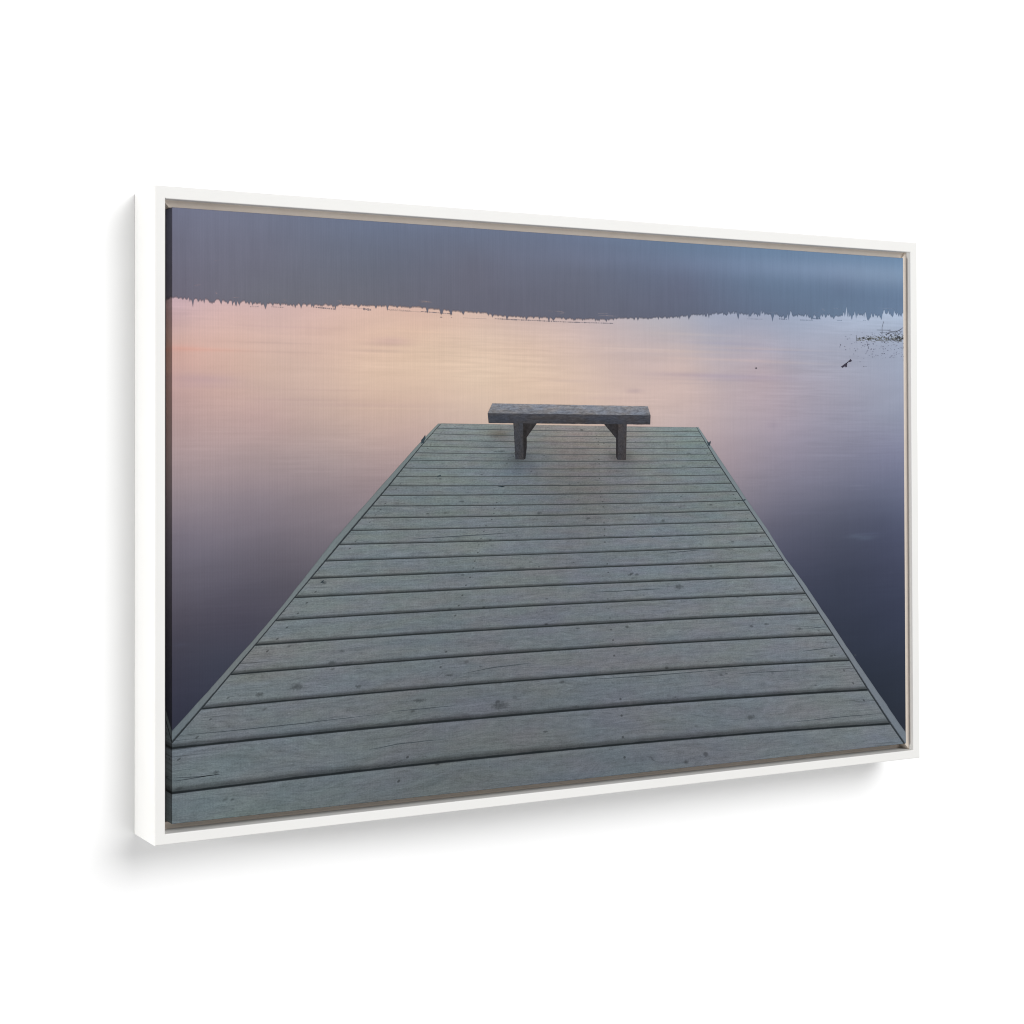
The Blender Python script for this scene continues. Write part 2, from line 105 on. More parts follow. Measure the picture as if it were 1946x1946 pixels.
class N:
    """tiny node-building helper"""
    def __init__(self, nt):
        self.nt = nt

    def put(self, sock, v):
        if v is None:
            return
        if isinstance(v, bpy.types.NodeSocket):
            self.nt.links.new(v, sock)
        else:
            sock.default_value = v

    def m(self, op, a, b=None, c=None, clamp=False):
        n = self.nt.nodes.new('ShaderNodeMath')
        n.operation = op
        n.use_clamp = clamp
        for i, v in enumerate((a, b, c)):
            self.put(n.inputs[i], v)
        return n.outputs[0]

    def ramp(self, v, a, b, lo=0.0, hi=1.0, smooth=True):
        n = self.nt.nodes.new('ShaderNodeMapRange')
        n.interpolation_type = 'SMOOTHSTEP' if smooth else 'LINEAR'
        for i, x in enumerate((v, a, b, lo, hi)):
            self.put(n.inputs[i], x)
        return n.outputs[0]

    def vec(self, x, y, z=0.0):
        n = self.nt.nodes.new('ShaderNodeCombineXYZ')
        for i, v in enumerate((x, y, z)):
            self.put(n.inputs[i], v)
        return n.outputs[0]

    def sep(self, v):
        n = self.nt.nodes.new('ShaderNodeSeparateXYZ')
        self.put(n.inputs[0], v)
        return n.outputs

    def noise(self, v, scale=1.0, detail=3.0, rough=0.55, dist=0.0):
        n = self.nt.nodes.new('ShaderNodeTexNoise')
        n.noise_dimensions = '3D'
        self.put(n.inputs['Vector'], v)
        n.inputs['Scale'].default_value = scale
        n.inputs['Detail'].default_value = detail
        n.inputs['Roughness'].default_value = rough
        n.inputs['Distortion'].default_value = dist
        return n.outputs['Fac']

    def white(self, v):
        n = self.nt.nodes.new('ShaderNodeTexWhiteNoise')
        n.noise_dimensions = '1D'
        self.put(n.inputs['W'], v)
        return n.outputs['Value']

    def white3(self, v):
        n = self.nt.nodes.new('ShaderNodeTexWhiteNoise')
        n.noise_dimensions = '3D'
        self.put(n.inputs['Vector'], v)
        return n.outputs['Value']

    def attr(self, name):
        n = self.nt.nodes.new('ShaderNodeAttribute')
        n.attribute_name = name
        return n

    def uv(self, name):
        n = self.nt.nodes.new('ShaderNodeUVMap')
        n.uv_map = name
        return n.outputs[0]

    def obj(self):
        return self.nt.nodes.new('ShaderNodeTexCoord').outputs['Object']

    def scale(self, col, f):
        n = self.nt.nodes.new('ShaderNodeVectorMath')
        n.operation = 'SCALE'
        self.put(n.inputs[0], col)
        self.put(n.inputs['Scale'], f)
        return n.outputs[0]

    def mix(self, f, a, b):
        n = self.nt.nodes.new('ShaderNodeMix')
        n.data_type = 'RGBA'
        self.put(n.inputs[0], f)
        self.put(n.inputs[6], a)
        self.put(n.inputs[7], b)
        return n.outputs[2]


def weave(k):
    """thread pattern of the canvas as a brightness factor (mostly upright threads) plus a height"""
    x, y, z = k.sep(k.obj())
    wob = k.noise(k.vec(x, 0.0, z), 9.0, 2.0)
    ph = k.m('ADD', k.m('MULTIPLY', x, 2 * math.pi / 0.00285), k.m('MULTIPLY', wob, 5.0))
    up = k.m('SINE', ph)
    amp = k.ramp(x, 0.20, -0.30, 0.15, 1.0)
    amp = k.m('MULTIPLY', amp, k.ramp(k.noise(k.vec(x, 0.0, z), 6.0, 2.0), 0.3, 0.65, 0.45, 1.0))
    f = k.m('MULTIPLY', k.m('MULTIPLY', up, amp), 0.022)
    grain = k.m('SUBTRACT', k.noise(k.vec(k.m('MULTIPLY', x, 900.0), y, k.m('MULTIPLY', z, 420.0)), 1.0, 2.0), 0.5)
    slub = k.m('SUBTRACT', k.noise(k.vec(k.m('MULTIPLY', x, 420.0), y, k.m('MULTIPLY', z, 14.0)), 1.0, 2.0), 0.5)
    f = k.m('ADD', f, k.m('MULTIPLY', grain, 0.07))
    f = k.m('ADD', f, k.m('MULTIPLY', slub, 0.10))
    return k.m('ADD', f, 1.0)


def ink_finish(k, bsdf, colour):
    """ink on matt canvas: apply the weave and the ink reflectance"""
    c = k.scale(k.scale(colour, weave(k)), GAIN)
    k.put(bsdf.inputs['Base Color'], c)
    bsdf.inputs['Roughness'].default_value = 0.75
    bsdf.inputs['Specular IOR Level'].default_value = 0.12


def mat_lake():
    m, nt, b = material('lake_ink')
    k = N(nt)
    x, y, z = k.sep(k.obj())
    a = k.attr('ink').outputs['Color']
    # long soft ripples, finer towards the far shore
    far = k.ramp(z, -0.05, 0.18, 0.5, 1.0)
    r1 = k.m('SUBTRACT', k.noise(k.vec(k.m('MULTIPLY', x, 7.0), 0.0, k.m('MULTIPLY', z, 95.0)), 1.0, 4.0, 0.55, 0.4), 0.5)
    r2 = k.m('SUBTRACT', k.noise(k.vec(k.m('MULTIPLY', x, 14.0), 3.0, k.m('MULTIPLY', z, 330.0)), 1.0, 3.0, 0.5, 0.3), 0.5)
    patch = k.ramp(k.noise(k.vec(k.m('MULTIPLY', x, 4.0), 7.0, k.m('MULTIPLY', z, 11.0)), 1.0, 2.0), 0.42, 0.66)
    f = k.m('MULTIPLY', r1, 0.13)
    f = k.m('ADD', f, k.m('MULTIPLY', k.m('MULTIPLY', r2, patch), 0.34))
    f = k.m('ADD', k.m('MULTIPLY', f, far), 1.0)
    cl = k.m('SUBTRACT', k.noise(k.vec(k.m('ADD', k.m('MULTIPLY', x, 4.0), k.m('MULTIPLY', z, 3.0)), 6.0, k.m('SUBTRACT', k.m('MULTIPLY', z, 22.0), k.m('MULTIPLY', x, 4.0))), 1.0, 4.0, 0.6, 0.3), 0.5)
    f = k.m('ADD', f, k.m('MULTIPLY', cl, 0.26))
    h = k.noise(k.vec(k.m('MULTIPLY', x, 5.0), 1.0, k.m('MULTIPLY', z, 22.0)), 1.0, 3.0)
    warm = k.mix(h, (1.022, 0.992, 0.985, 1), (0.978, 1.004, 1.016, 1))
    n = nt.nodes.new('ShaderNodeVectorMath')
    n.operation = 'MULTIPLY'
    k.put(n.inputs[0], a)
    k.put(n.inputs[1], warm)
    ink_finish(k, b, k.scale(n.outputs[0], f))
    return m


def mat_shore():
    m, nt, b = material('misty_shore_ink')
    k = N(nt)
    x, y, z = k.sep(k.obj())
    a = k.attr('ink').outputs['Color']
    s = k.m('SUBTRACT', k.noise(k.vec(k.m('MULTIPLY', x, 170.0), 0.0, k.m('MULTIPLY', z, 16.0)), 1.0, 3.0, 0.6), 0.5)
    low = k.m('SUBTRACT', k.noise(k.vec(k.m('MULTIPLY', x, 7.0), 2.0, k.m('MULTIPLY', z, 26.0)), 1.0, 3.0, 0.55), 0.5)
    f = k.m('ADD', k.m('MULTIPLY', s, 0.17), k.m('MULTIPLY', low, 0.16))
    ink_finish(k, b, k.scale(a, k.m('ADD', f, 1.0)))
    # the tree tops dissolve into the water along the ragged edge
    v = k.sep(k.uv('plank'))[1]
    rag = k.noise(k.vec(k.m('MULTIPLY', x, 420.0), 5.0, k.m('MULTIPLY', z, 90.0)), 1.0, 2.0)
    tr = nt.nodes.new('ShaderNodeBsdfTransparent')
    mx = nt.nodes.new('ShaderNodeMixShader')
    k.put(mx.inputs[0], k.ramp(k.m('ADD', v, k.m('MULTIPLY', k.m('SUBTRACT', rag, 0.5), 2.2)), -0.8, 3.0, 0.16, 1.0))
    nt.links.new(tr.outputs[0], mx.inputs[1])
    nt.links.new(b.outputs[0], mx.inputs[2])
    nt.links.new(mx.outputs[0], nt.nodes['Material Output'].inputs['Surface'])
    return m


def mat_planks():
    m, nt, b = material('weathered_plank_ink')
    k = N(nt)
    a = k.attr('ink').outputs['Color']
    u, v, _ = k.sep(k.uv('plank'))
    idx = k.m('FLOOR', v)
    fr = k.m('FRACT', v)
    near = k.ramp(idx, 0.0, 23.0, 0.0, 1.0, False)
    w1 = k.white(k.m('ADD', idx, 0.37))
    w2 = k.white(k.m('ADD', idx, 5.71))
    # wood grain, stretched along the plank
    seed = k.m('MULTIPLY', idx, 13.7)
    bend = k.m('MULTIPLY', k.m('SUBTRACT', k.noise(k.vec(k.m('MULTIPLY', u, 5.0), seed, fr), 1.0, 2.0), 0.5), 1.4)
    g1 = k.noise(k.vec(k.m('MULTIPLY', u, 9.0), k.m('MULTIPLY', k.m('ADD', fr, bend), 9.0), seed), 1.0, 5.0, 0.62, 0.5)
    g2 = k.noise(k.vec(k.m('MULTIPLY', u, 26.0), k.m('MULTIPLY', k.m('ADD', fr, bend), 26.0), seed), 1.0, 4.0, 0.65, 0.3)
    g3 = k.noise(k.vec(k.m('MULTIPLY', u, 130.0), k.m('MULTIPLY', fr, 12.0), seed), 1.0, 3.0, 0.7)
    tone = k.m('ADD', 1.07, k.m('MULTIPLY', w1, 0.09))
    f = k.m('ADD', tone, k.m('MULTIPLY', k.m('SUBTRACT', g1, 0.5), 0.40))
    f = k.m('ADD', f, k.m('MULTIPLY', k.m('SUBTRACT', g2, 0.5), k.ramp(near, 0.0, 0.7, 0.35, 0.75)))
    f = k.m('ADD', f, k.m('MULTIPLY', k.m('SUBTRACT', g3, 0.5), 0.24))
    ox, oy, oz = k.sep(k.obj())
    g4 = k.noise(k.vec(k.m('MULTIPLY', ox, 420.0), 0.0, k.m('MULTIPLY', oz, 800.0)), 1.0, 4.0, 0.75)
    g5 = k.noise(k.vec(k.m('MULTIPLY', ox, 90.0), 4.0, k.m('MULTIPLY', oz, 120.0)), 1.0, 4.0, 0.65)
    f = k.m('ADD', f, k.m('MULTIPLY', k.m('SUBTRACT', g4, 0.5), 1.3))
    f = k.m('ADD', f, k.m('MULTIPLY', k.m('SUBTRACT', g5, 0.5), 0.55))
    g6 = k.noise(k.vec(k.m('MULTIPLY', ox, 42.0), k.m('ADD', seed, 2.0), k.m('MULTIPLY', oz, 620.0)), 1.0, 4.0, 0.6, 0.6)
    f = k.m('ADD', f, k.m('MULTIPLY', k.m('SUBTRACT', g6, 0.5), 0.85))
    f = k.m('SUBTRACT', f, k.m('MULTIPLY', k.ramp(g6, 0.60, 0.72), k.ramp(near, 0.0, 0.5, 0.14, 0.30)))
    g7 = k.noise(k.vec(k.m('MULTIPLY', ox, 130.0), 8.0, k.m('MULTIPLY', oz, 480.0)), 1.0, 3.0, 0.6)
    f = k.m('SUBTRACT', f, k.m('MULTIPLY', k.ramp(g7, 0.64, 0.74), 0.38))
    # short dark checks following the grain
    chk = k.ramp(k.noise(k.vec(k.m('MULTIPLY', u, 15.0), k.m('MULTIPLY', k.m('ADD', fr, bend), 44.0), seed), 1.0, 3.0, 0.6), 0.655, 0.74)
    f = k.m('MULTIPLY', f, k.m('SUBTRACT', 1.0, k.m('MULTIPLY', chk, 0.34)))
    # splits near both plank ends
    end = k.m('MINIMUM', u, k.m('SUBTRACT', 1.0, u))
    spl = k.ramp(k.noise(k.vec(k.m('MULTIPLY', u, 6.0), k.m('MULTIPLY', fr, 30.0), k.m('ADD', seed, 4.0)), 1.0, 2.0), 0.60, 0.68)
    spl = k.m('MULTIPLY', spl, k.ramp(end, 0.02, 0.075, 1.0, 0.0))
    f = k.m('MULTIPLY', f, k.m('SUBTRACT', 1.0, k.m('MULTIPLY', spl, 0.42)))
    # screws: two in every plank at the four joists
    for jx, jw in ((0.022, 0.007), (0.978, 0.007), (0.585, 0.010), (0.295, 0.016)):
        for row, rv in ((0.22, 1.0), (0.70, 2.0)):
            w = k.white(k.m('ADD', idx, jx * 31.0 + rv))
            cu = k.m('ADD', jx - jw, k.m('MULTIPLY', w, 2 * jw))
            cv = k.m('ADD', row, k.m('MULTIPLY', k.white(k.m('ADD', idx, jx * 17.0 + rv * 3.0)), 0.10))
            du = k.m('DIVIDE', k.m('SUBTRACT', u, cu), k.ramp(near, 0.0, 1.0, 0.0032, 0.0023, False))
            dv = k.m('DIVIDE', k.m('SUBTRACT', fr, cv), k.ramp(near, 0.0, 1.0, 0.10, 0.042, False))
            d = k.m('SQRT', k.m('ADD', k.m('MULTIPLY', du, du), k.m('MULTIPLY', dv, dv)))
            s = k.m('MULTIPLY', k.ramp(d, 0.45, 1.0, 1.0, 0.0), k.ramp(w, 0.15, 0.8, 0.0, 0.55))
            f = k.m('MULTIPLY', f, k.m('SUBTRACT', 1.0, s))
    # small scattered knots and pits
    vo = nt.nodes.new('ShaderNodeTexVoronoi')
    vo.inputs['Scale'].default_value = 1.0
    k.put(vo.inputs['Vector'], k.vec(k.m('MULTIPLY', u, 34.0), k.m('MULTIPLY', v, 2.3), 0.0))
    rv = k.sep(vo.outputs['Color'])[0]
    pit = k.m('MULTIPLY', k.ramp(vo.outputs['Distance'], 0.06, 0.17, 1.0, 0.0), k.ramp(rv, 0.68, 0.95, 0.0, 0.5))
    f = k.m('MULTIPLY', f, k.m('SUBTRACT', 1.0, pit))
    # gap below each plank, with the rounded lower edge above it
    rag = k.m('MULTIPLY', k.m('SUBTRACT', k.noise(k.vec(k.m('MULTIPLY', u, 40.0), seed, 0.0), 1.0, 3.0), 0.5), 0.05)
    frr = k.m('ADD', fr, rag)
    gw = k.m('ADD', k.ramp(near, 0.0, 0.85, 0.115, 0.064, False), k.m('MULTIPLY', k.m('SUBTRACT', w2, 0.5), 0.03))
    gap = k.m('MAXIMUM',
              k.ramp(frr, k.m('SUBTRACT', 1.0, gw), k.m('SUBTRACT', 1.0, k.m('MULTIPLY', gw, 0.45))),
              k.ramp(fr, 0.0, k.m('MULTIPLY', gw, 0.38), 1.0, 0.0))
    bev0 = k.m('SUBTRACT', 0.985, k.m('ADD', k.m('MULTIPLY', gw, 1.6), k.m('MULTIPLY', k.m('MULTIPLY', near, k.m('ADD', w1, 0.35)), 0.11)))
    bev = k.m('MULTIPLY', k.ramp(frr, bev0, k.m('SUBTRACT', 1.0, gw)), k.ramp(near, 0.25, 0.75, 0.12, 0.58))
    f = k.m('MULTIPLY', f, k.m('SUBTRACT', 1.0, bev))
    # soft bright arris on the far edge of the plank below the gap
    arr = k.m('MULTIPLY', k.m('MULTIPLY', k.ramp(fr, 0.02, 0.05), k.ramp(fr, 0.05, 0.12, 1.0, 0.0)), 0.08)
    f = k.m('ADD', f, arr)
    # drifting tint: bluish, greenish and brownish zones in the grey
    h1 = k.noise(k.vec(k.m('MULTIPLY', u, 6.0), k.m('MULTIPLY', v, 0.9), 23.0), 1.0, 3.0, 0.6)
    h2 = k.noise(k.vec(k.m('MULTIPLY', u, 9.0), k.m('MULTIPLY', v, 1.1), 9.0), 1.0, 3.0, 0.6)
    t1 = k.mix(k.ramp(h1, 0.32, 0.68), (0.97, 1.0, 1.05, 1), (1.03, 1.005, 0.955, 1))
    t2 = k.mix(k.ramp(h2, 0.35, 0.68), (0.975, 1.02, 0.995, 1), (1.02, 0.985, 1.01, 1))
    for t in (t1, t2):
        n = nt.nodes.new('ShaderNodeVectorMath')
        n.operation = 'MULTIPLY'
        k.put(n.inputs[0], a)
        k.put(n.inputs[1], t)
        a = n.outputs[0]
    c = k.scale(a, k.m('MAXIMUM', f, 0.05))
    gcol = k.mix(near, (0.062, 0.073, 0.075, 1), (0.006, 0.010, 0.013, 1))
    c = k.mix(k.m('MULTIPLY', gap, k.ramp(near, 0.0, 0.4, 0.88, 0.97)), c, gcol)
    ink_finish(k, b, c)
    return m


def mat_edge_board():
    m, nt, b = material('dock_edge_board_ink')
    k = N(nt)
    a = k.attr('ink').outputs['Color']
    u, v, _ = k.sep(k.uv('plank'))
    g = k.noise(k.vec(k.m('MULTIPLY', u, 5.0), k.m('MULTIPLY', v, 60.0), 1.0), 1.0, 4.0, 0.6)
    g2 = k.noise(k.vec(k.m('MULTIPLY', u, 16.0), k.m('MULTIPLY', v, 25.0), 5.0), 1.0, 4.0, 0.6)
    f = k.m('ADD', 1.0, k.m('MULTIPLY', k.m('SUBTRACT', g, 0.5), 0.35))
    f = k.m('ADD', f, k.m('MULTIPLY', k.m('SUBTRACT', g2, 0.5), 0.35))
    gap = k.ramp(k.m('ADD', u, k.m('MULTIPLY', k.m('SUBTRACT', g, 0.5), 0.16)), 0.14, 0.30, 1.0, 0.0)
    f = k.m('MULTIPLY', f, k.ramp(u, 0.80, 1.0, 1.0, 0.82))
    c = k.mix(k.m('MULTIPLY', gap, 0.93), k.scale(a, f), (0.016, 0.021, 0.026, 1))
    ink_finish(k, b, c)
    return m


def mat_marks(name, amount=0.35, sx=300.0, sz=300.0):
    """plain printed mark in its own colour, slightly mottled"""
    m, nt, b = material(name)
    k = N(nt)
    x, y, z = k.sep(k.obj())
    a = k.attr('ink').outputs['Color']
    g = k.noise(k.vec(k.m('MULTIPLY', x, sx), 0.0, k.m('MULTIPLY', z, sz)), 1.0, 5.0, 0.65)
    ink_finish(k, b, k.scale(a, k.m('ADD', 1.0 - amount / 2, k.m('MULTIPLY', g, amount))))
    return m


def mat_knots():
    m, nt, b = material('knot_ink')
    k = N(nt)
    a = k.attr('ink').outputs['Color']
    u, v, _ = k.sep(k.uv('plank'))
    r = k.m('SQRT', k.m('ADD', k.m('MULTIPLY', u, u), k.m('MULTIPLY', v, v)))
    x, y, z = k.sep(k.obj())
    n = k.noise(k.vec(k.m('MULTIPLY', x, 330.0), 0.0, k.m('MULTIPLY', z, 330.0)), 1.0, 3.0)
    rr = k.m('ADD', r, k.m('MULTIPLY', k.m('SUBTRACT', n, 0.5), 1.5))
    ring = k.m('MULTIPLY', k.m('ADD', k.m('SINE', k.m('MULTIPLY', rr, 15.0)), 1.0), 0.5)
    core = k.ramp(rr, 0.10, 0.5, 0.62, 0.0)
    dark = k.m('MAXIMUM', core, k.m('MULTIPLY', ring, 0.34))
    dark = k.m('MULTIPLY', dark, k.ramp(rr, 0.7, 1.0, 1.0, 0.0))
    c = k.mix(dark, a, (0.035, 0.043, 0.048, 1))
    ink_finish(k, b, c)
    # fade the knot into the plank at its rim
    tr = nt.nodes.new('ShaderNodeBsdfTransparent')
    mx = nt.nodes.new('ShaderNodeMixShader')
    k.put(mx.inputs[0], k.m('MULTIPLY', k.ramp(rr, 0.25, 0.95, 1.0, 0.0), 0.45))
    nt.links.new(tr.outputs[0], mx.inputs[1])
    nt.links.new(b.outputs[0], mx.inputs[2])
    nt.links.new(mx.outputs[0], nt.nodes['Material Output'].inputs['Surface'])
    return m


def mat_bench():
    m, nt, b = material('old_bench_ink')
    k = N(nt)
    a = k.attr('ink').outputs['Color']
    u, v, _ = k.sep(k.uv('plank'))
    g1 = k.noise(k.vec(k.m('MULTIPLY', u, 22.0), k.m('MULTIPLY', v, 5.0), 0.0), 1.0, 5.0, 0.65, 0.6)
    g2 = k.noise(k.vec(k.m('MULTIPLY', u, 60.0), k.m('MULTIPLY', v, 16.0), 2.0), 1.0, 4.0, 0.7, 0.5)
    f = k.m('ADD', 1.0, k.m('MULTIPLY', k.m('SUBTRACT', g1, 0.5), 1.9))
    f = k.m('ADD', f, k.m('MULTIPLY', k.m('SUBTRACT', g2, 0.5), 1.6))
    t = k.mix(k.ramp(k.noise(k.vec(k.m('MULTIPLY', u, 6.0), v, 4.0), 1.0, 3.0), 0.3, 0.7), (0.92, 1.0, 1.12, 1), (1.10, 1.0, 0.90, 1))
    n = nt.nodes.new('ShaderNodeVectorMath')
    n.operation = 'MULTIPLY'
    k.put(n.inputs[0], a)
    k.put(n.inputs[1], t)
    ink_finish(k, b, k.scale(n.outputs[0], k.m('MAXIMUM', f, 0.15)))
    return m


def mat_paint():
    m, nt, b = material('white_frame_paint')
    k = N(nt)
    p = k.obj()
    x, y, z = k.sep(p)
    g = k.noise(p, 14.0, 3.0)
    c = k.mix(g, (0.705, 0.697, 0.68, 1), (0.738, 0.735, 0.716, 1))
    k.put(b.inputs['Base Color'], c)
    b.inputs['Roughness'].default_value = 0.42
    b.inputs['Specular IOR Level'].default_value = 0.35
    bump = nt.nodes.new('ShaderNodeBump')
    bump.inputs['Strength'].default_value = 0.05
    bump.inputs['Distance'].default_value = 0.001
    k.put(bump.inputs['Height'], k.noise(p, 260.0, 3.0))
    nt.links.new(bump.outputs[0], b.inputs['Normal'])
    return m


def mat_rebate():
    m, nt, b = material('shade_tan_rebate')
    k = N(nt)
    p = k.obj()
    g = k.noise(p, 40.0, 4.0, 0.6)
    shade_tan = k.mix(g, (0.56, 0.485, 0.42, 1), (0.66, 0.59, 0.52, 1))  # tan base colour carries the warm shade of the gap
    k.put(b.inputs['Base Color'], shade_tan)
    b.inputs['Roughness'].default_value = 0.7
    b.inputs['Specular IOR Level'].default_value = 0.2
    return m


def mat_wall():
    m, nt, b = material('white_wall_paint')
    k = N(nt)
    p = k.obj()
    g = k.noise(p, 3.0, 3.0)
    k.put(b.inputs['Base Color'], k.mix(g, (0.925, 0.925, 0.925, 1), (0.935, 0.935, 0.935, 1)))
    b.inputs['Roughness'].default_value = 0.85
    b.inputs['Specular IOR Level'].default_value = 0.1
    bump = nt.nodes.new('ShaderNodeBump')
    bump.inputs['Strength'].default_value = 0.04
    bump.inputs['Distance'].default_value = 0.001
    k.put(bump.inputs['Height'], k.noise(p, 180.0, 3.0))
    nt.links.new(bump.outputs[0], b.inputs['Normal'])
    return m


def mat_cloth():
    m, nt, b = material('raw_canvas_cloth')
    k = N(nt)
    g = k.noise(k.obj(), 400.0, 2.0)
    k.put(b.inputs['Base Color'], k.mix(g, (0.10, 0.10, 0.11, 1), (0.16, 0.16, 0.17, 1)))
    b.inputs['Roughness'].default_value = 0.85
    return m


# ------------------------------------------------------------------ object helpers
def link_mesh(name, bm, mats, parent=None):
    me = bpy.data.meshes.new(name)
    bm.to_mesh(me)
    bm.free()
    for m in mats:
        me.materials.append(m)
    o = bpy.data.objects.new(name, me)
    COL.objects.link(o)
    o.parent = parent
    return o


root = bpy.data.objects.new('framed_canvas_print', None)
COL.objects.link(root)
root.location = (0, 0, HANG)
root.empty_display_size = 0.1
root['label'] = 'white-framed canvas print of a plank dock and bench on a dusky lake, on white wall'
root['category'] = 'framed print'

# ------------------------------------------------------------------ wall (the setting)
bm = bmesh.new()
vs = [bm.verts.new(c) for c in ((-6, 0, -1.5), (6, 0, -1.5), (6, 0, 5.0), (-6, 0, 5.0))]
bm.faces.new(vs)
wall = link_mesh('wall', bm, [mat_wall()])
wall['kind'] = 'structure'

# ------------------------------------------------------------------ float frame: four mitred rails
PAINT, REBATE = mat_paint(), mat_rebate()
OX, OY = HW + GAP, HH + GAP     # half size of the frame opening
LEDGE = dict(left=-0.0205, right=-0.0030, top=-0.006, bottom=-0.018)   # step behind the canvas
TALL = 1.09                     # the top rail is a touch deeper than the others
RB = 0.0009                     # eased edges


def rail(profile, side, name, mat, parent):
    """extrude a closed (r, z) profile along one side of the opening with mitred ends"""
    bm = bmesh.new()
    ends = []
    for e in (-1, 1):
        ring = []
        for r, z in profile:
            if side in ('top', 'bottom'):
                x, y = e * (OX + r), (OY + r * TALL if side == 'top' else -(OY + r))
            else:
                x, y = (OX + r) * (1 if side == 'right' else -1), (OY + r * TALL if e > 0 else -(OY + r))
            ring.append(bm.verts.new(loc3(x, y, z)))
        ends.append(ring)
    n = len(profile)
    for i in range(n):
        bm.faces.new((ends[0][i], ends[0][(i + 1) % n], ends[1][(i + 1) % n], ends[1][i]))
    bm.faces.new(ends[0])
    bm.faces.new(list(reversed(ends[1])))
    bmesh.ops.recalc_face_normals(bm, faces=bm.faces)
    return link_mesh(name, bm, [mat], parent)


def arc(cx, cz, a0, a1, n=4):
    return [(cx + RB * math.cos(math.radians(a0 + (a1 - a0) * i / n)), cz + RB * math.sin(math.radians(a0 + (a1 - a0) * i / n))) for i in range(n + 1)]


for side in ('left', 'right', 'top', 'bottom'):
    led = LEDGE[side]
    r0 = -0.0007 if side == 'top' else 0.0
    white = ([(r0, led - 0.001)] + arc(r0 + RB, REC - RB, 180, 90) + arc(LIP - RB, REC - RB, 90, 0)
             + [(LIP, WALL_Z + 0.0002), (0.0016, WALL_Z + 0.0002), (0.0016, led - 0.001)])
    rl = rail(white, side, 'frame_rail', PAINT, root)
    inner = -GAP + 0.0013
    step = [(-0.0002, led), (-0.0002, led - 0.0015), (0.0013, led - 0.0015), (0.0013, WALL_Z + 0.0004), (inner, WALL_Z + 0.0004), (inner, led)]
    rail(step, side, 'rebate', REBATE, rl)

# ------------------------------------------------------------------ the stretched canvas
bm = bmesh.new()
q = 0.0006
pts = [(sx * (HW - q), sy * (HH - q), z) for z in (-q, -SIDE) for sx, sy in ((-1, -1), (1, -1), (1, 1), (-1, 1))]
v = [bm.verts.new(loc3(*c)) for c in pts]
for f in ((0, 1, 2, 3), (7, 6, 5, 4), (0, 4, 5, 1), (1, 5, 6, 2), (2, 6, 7, 3), (3, 7, 4, 0)):
    bm.faces.new([v[i] for i in f])
bmesh.ops.recalc_face_normals(bm, faces=bm.faces)
canvas = link_mesh('canvas', bm, [mat_cloth()], root)
STEP = 0.00009                  # each printed layer lies this far above the one below


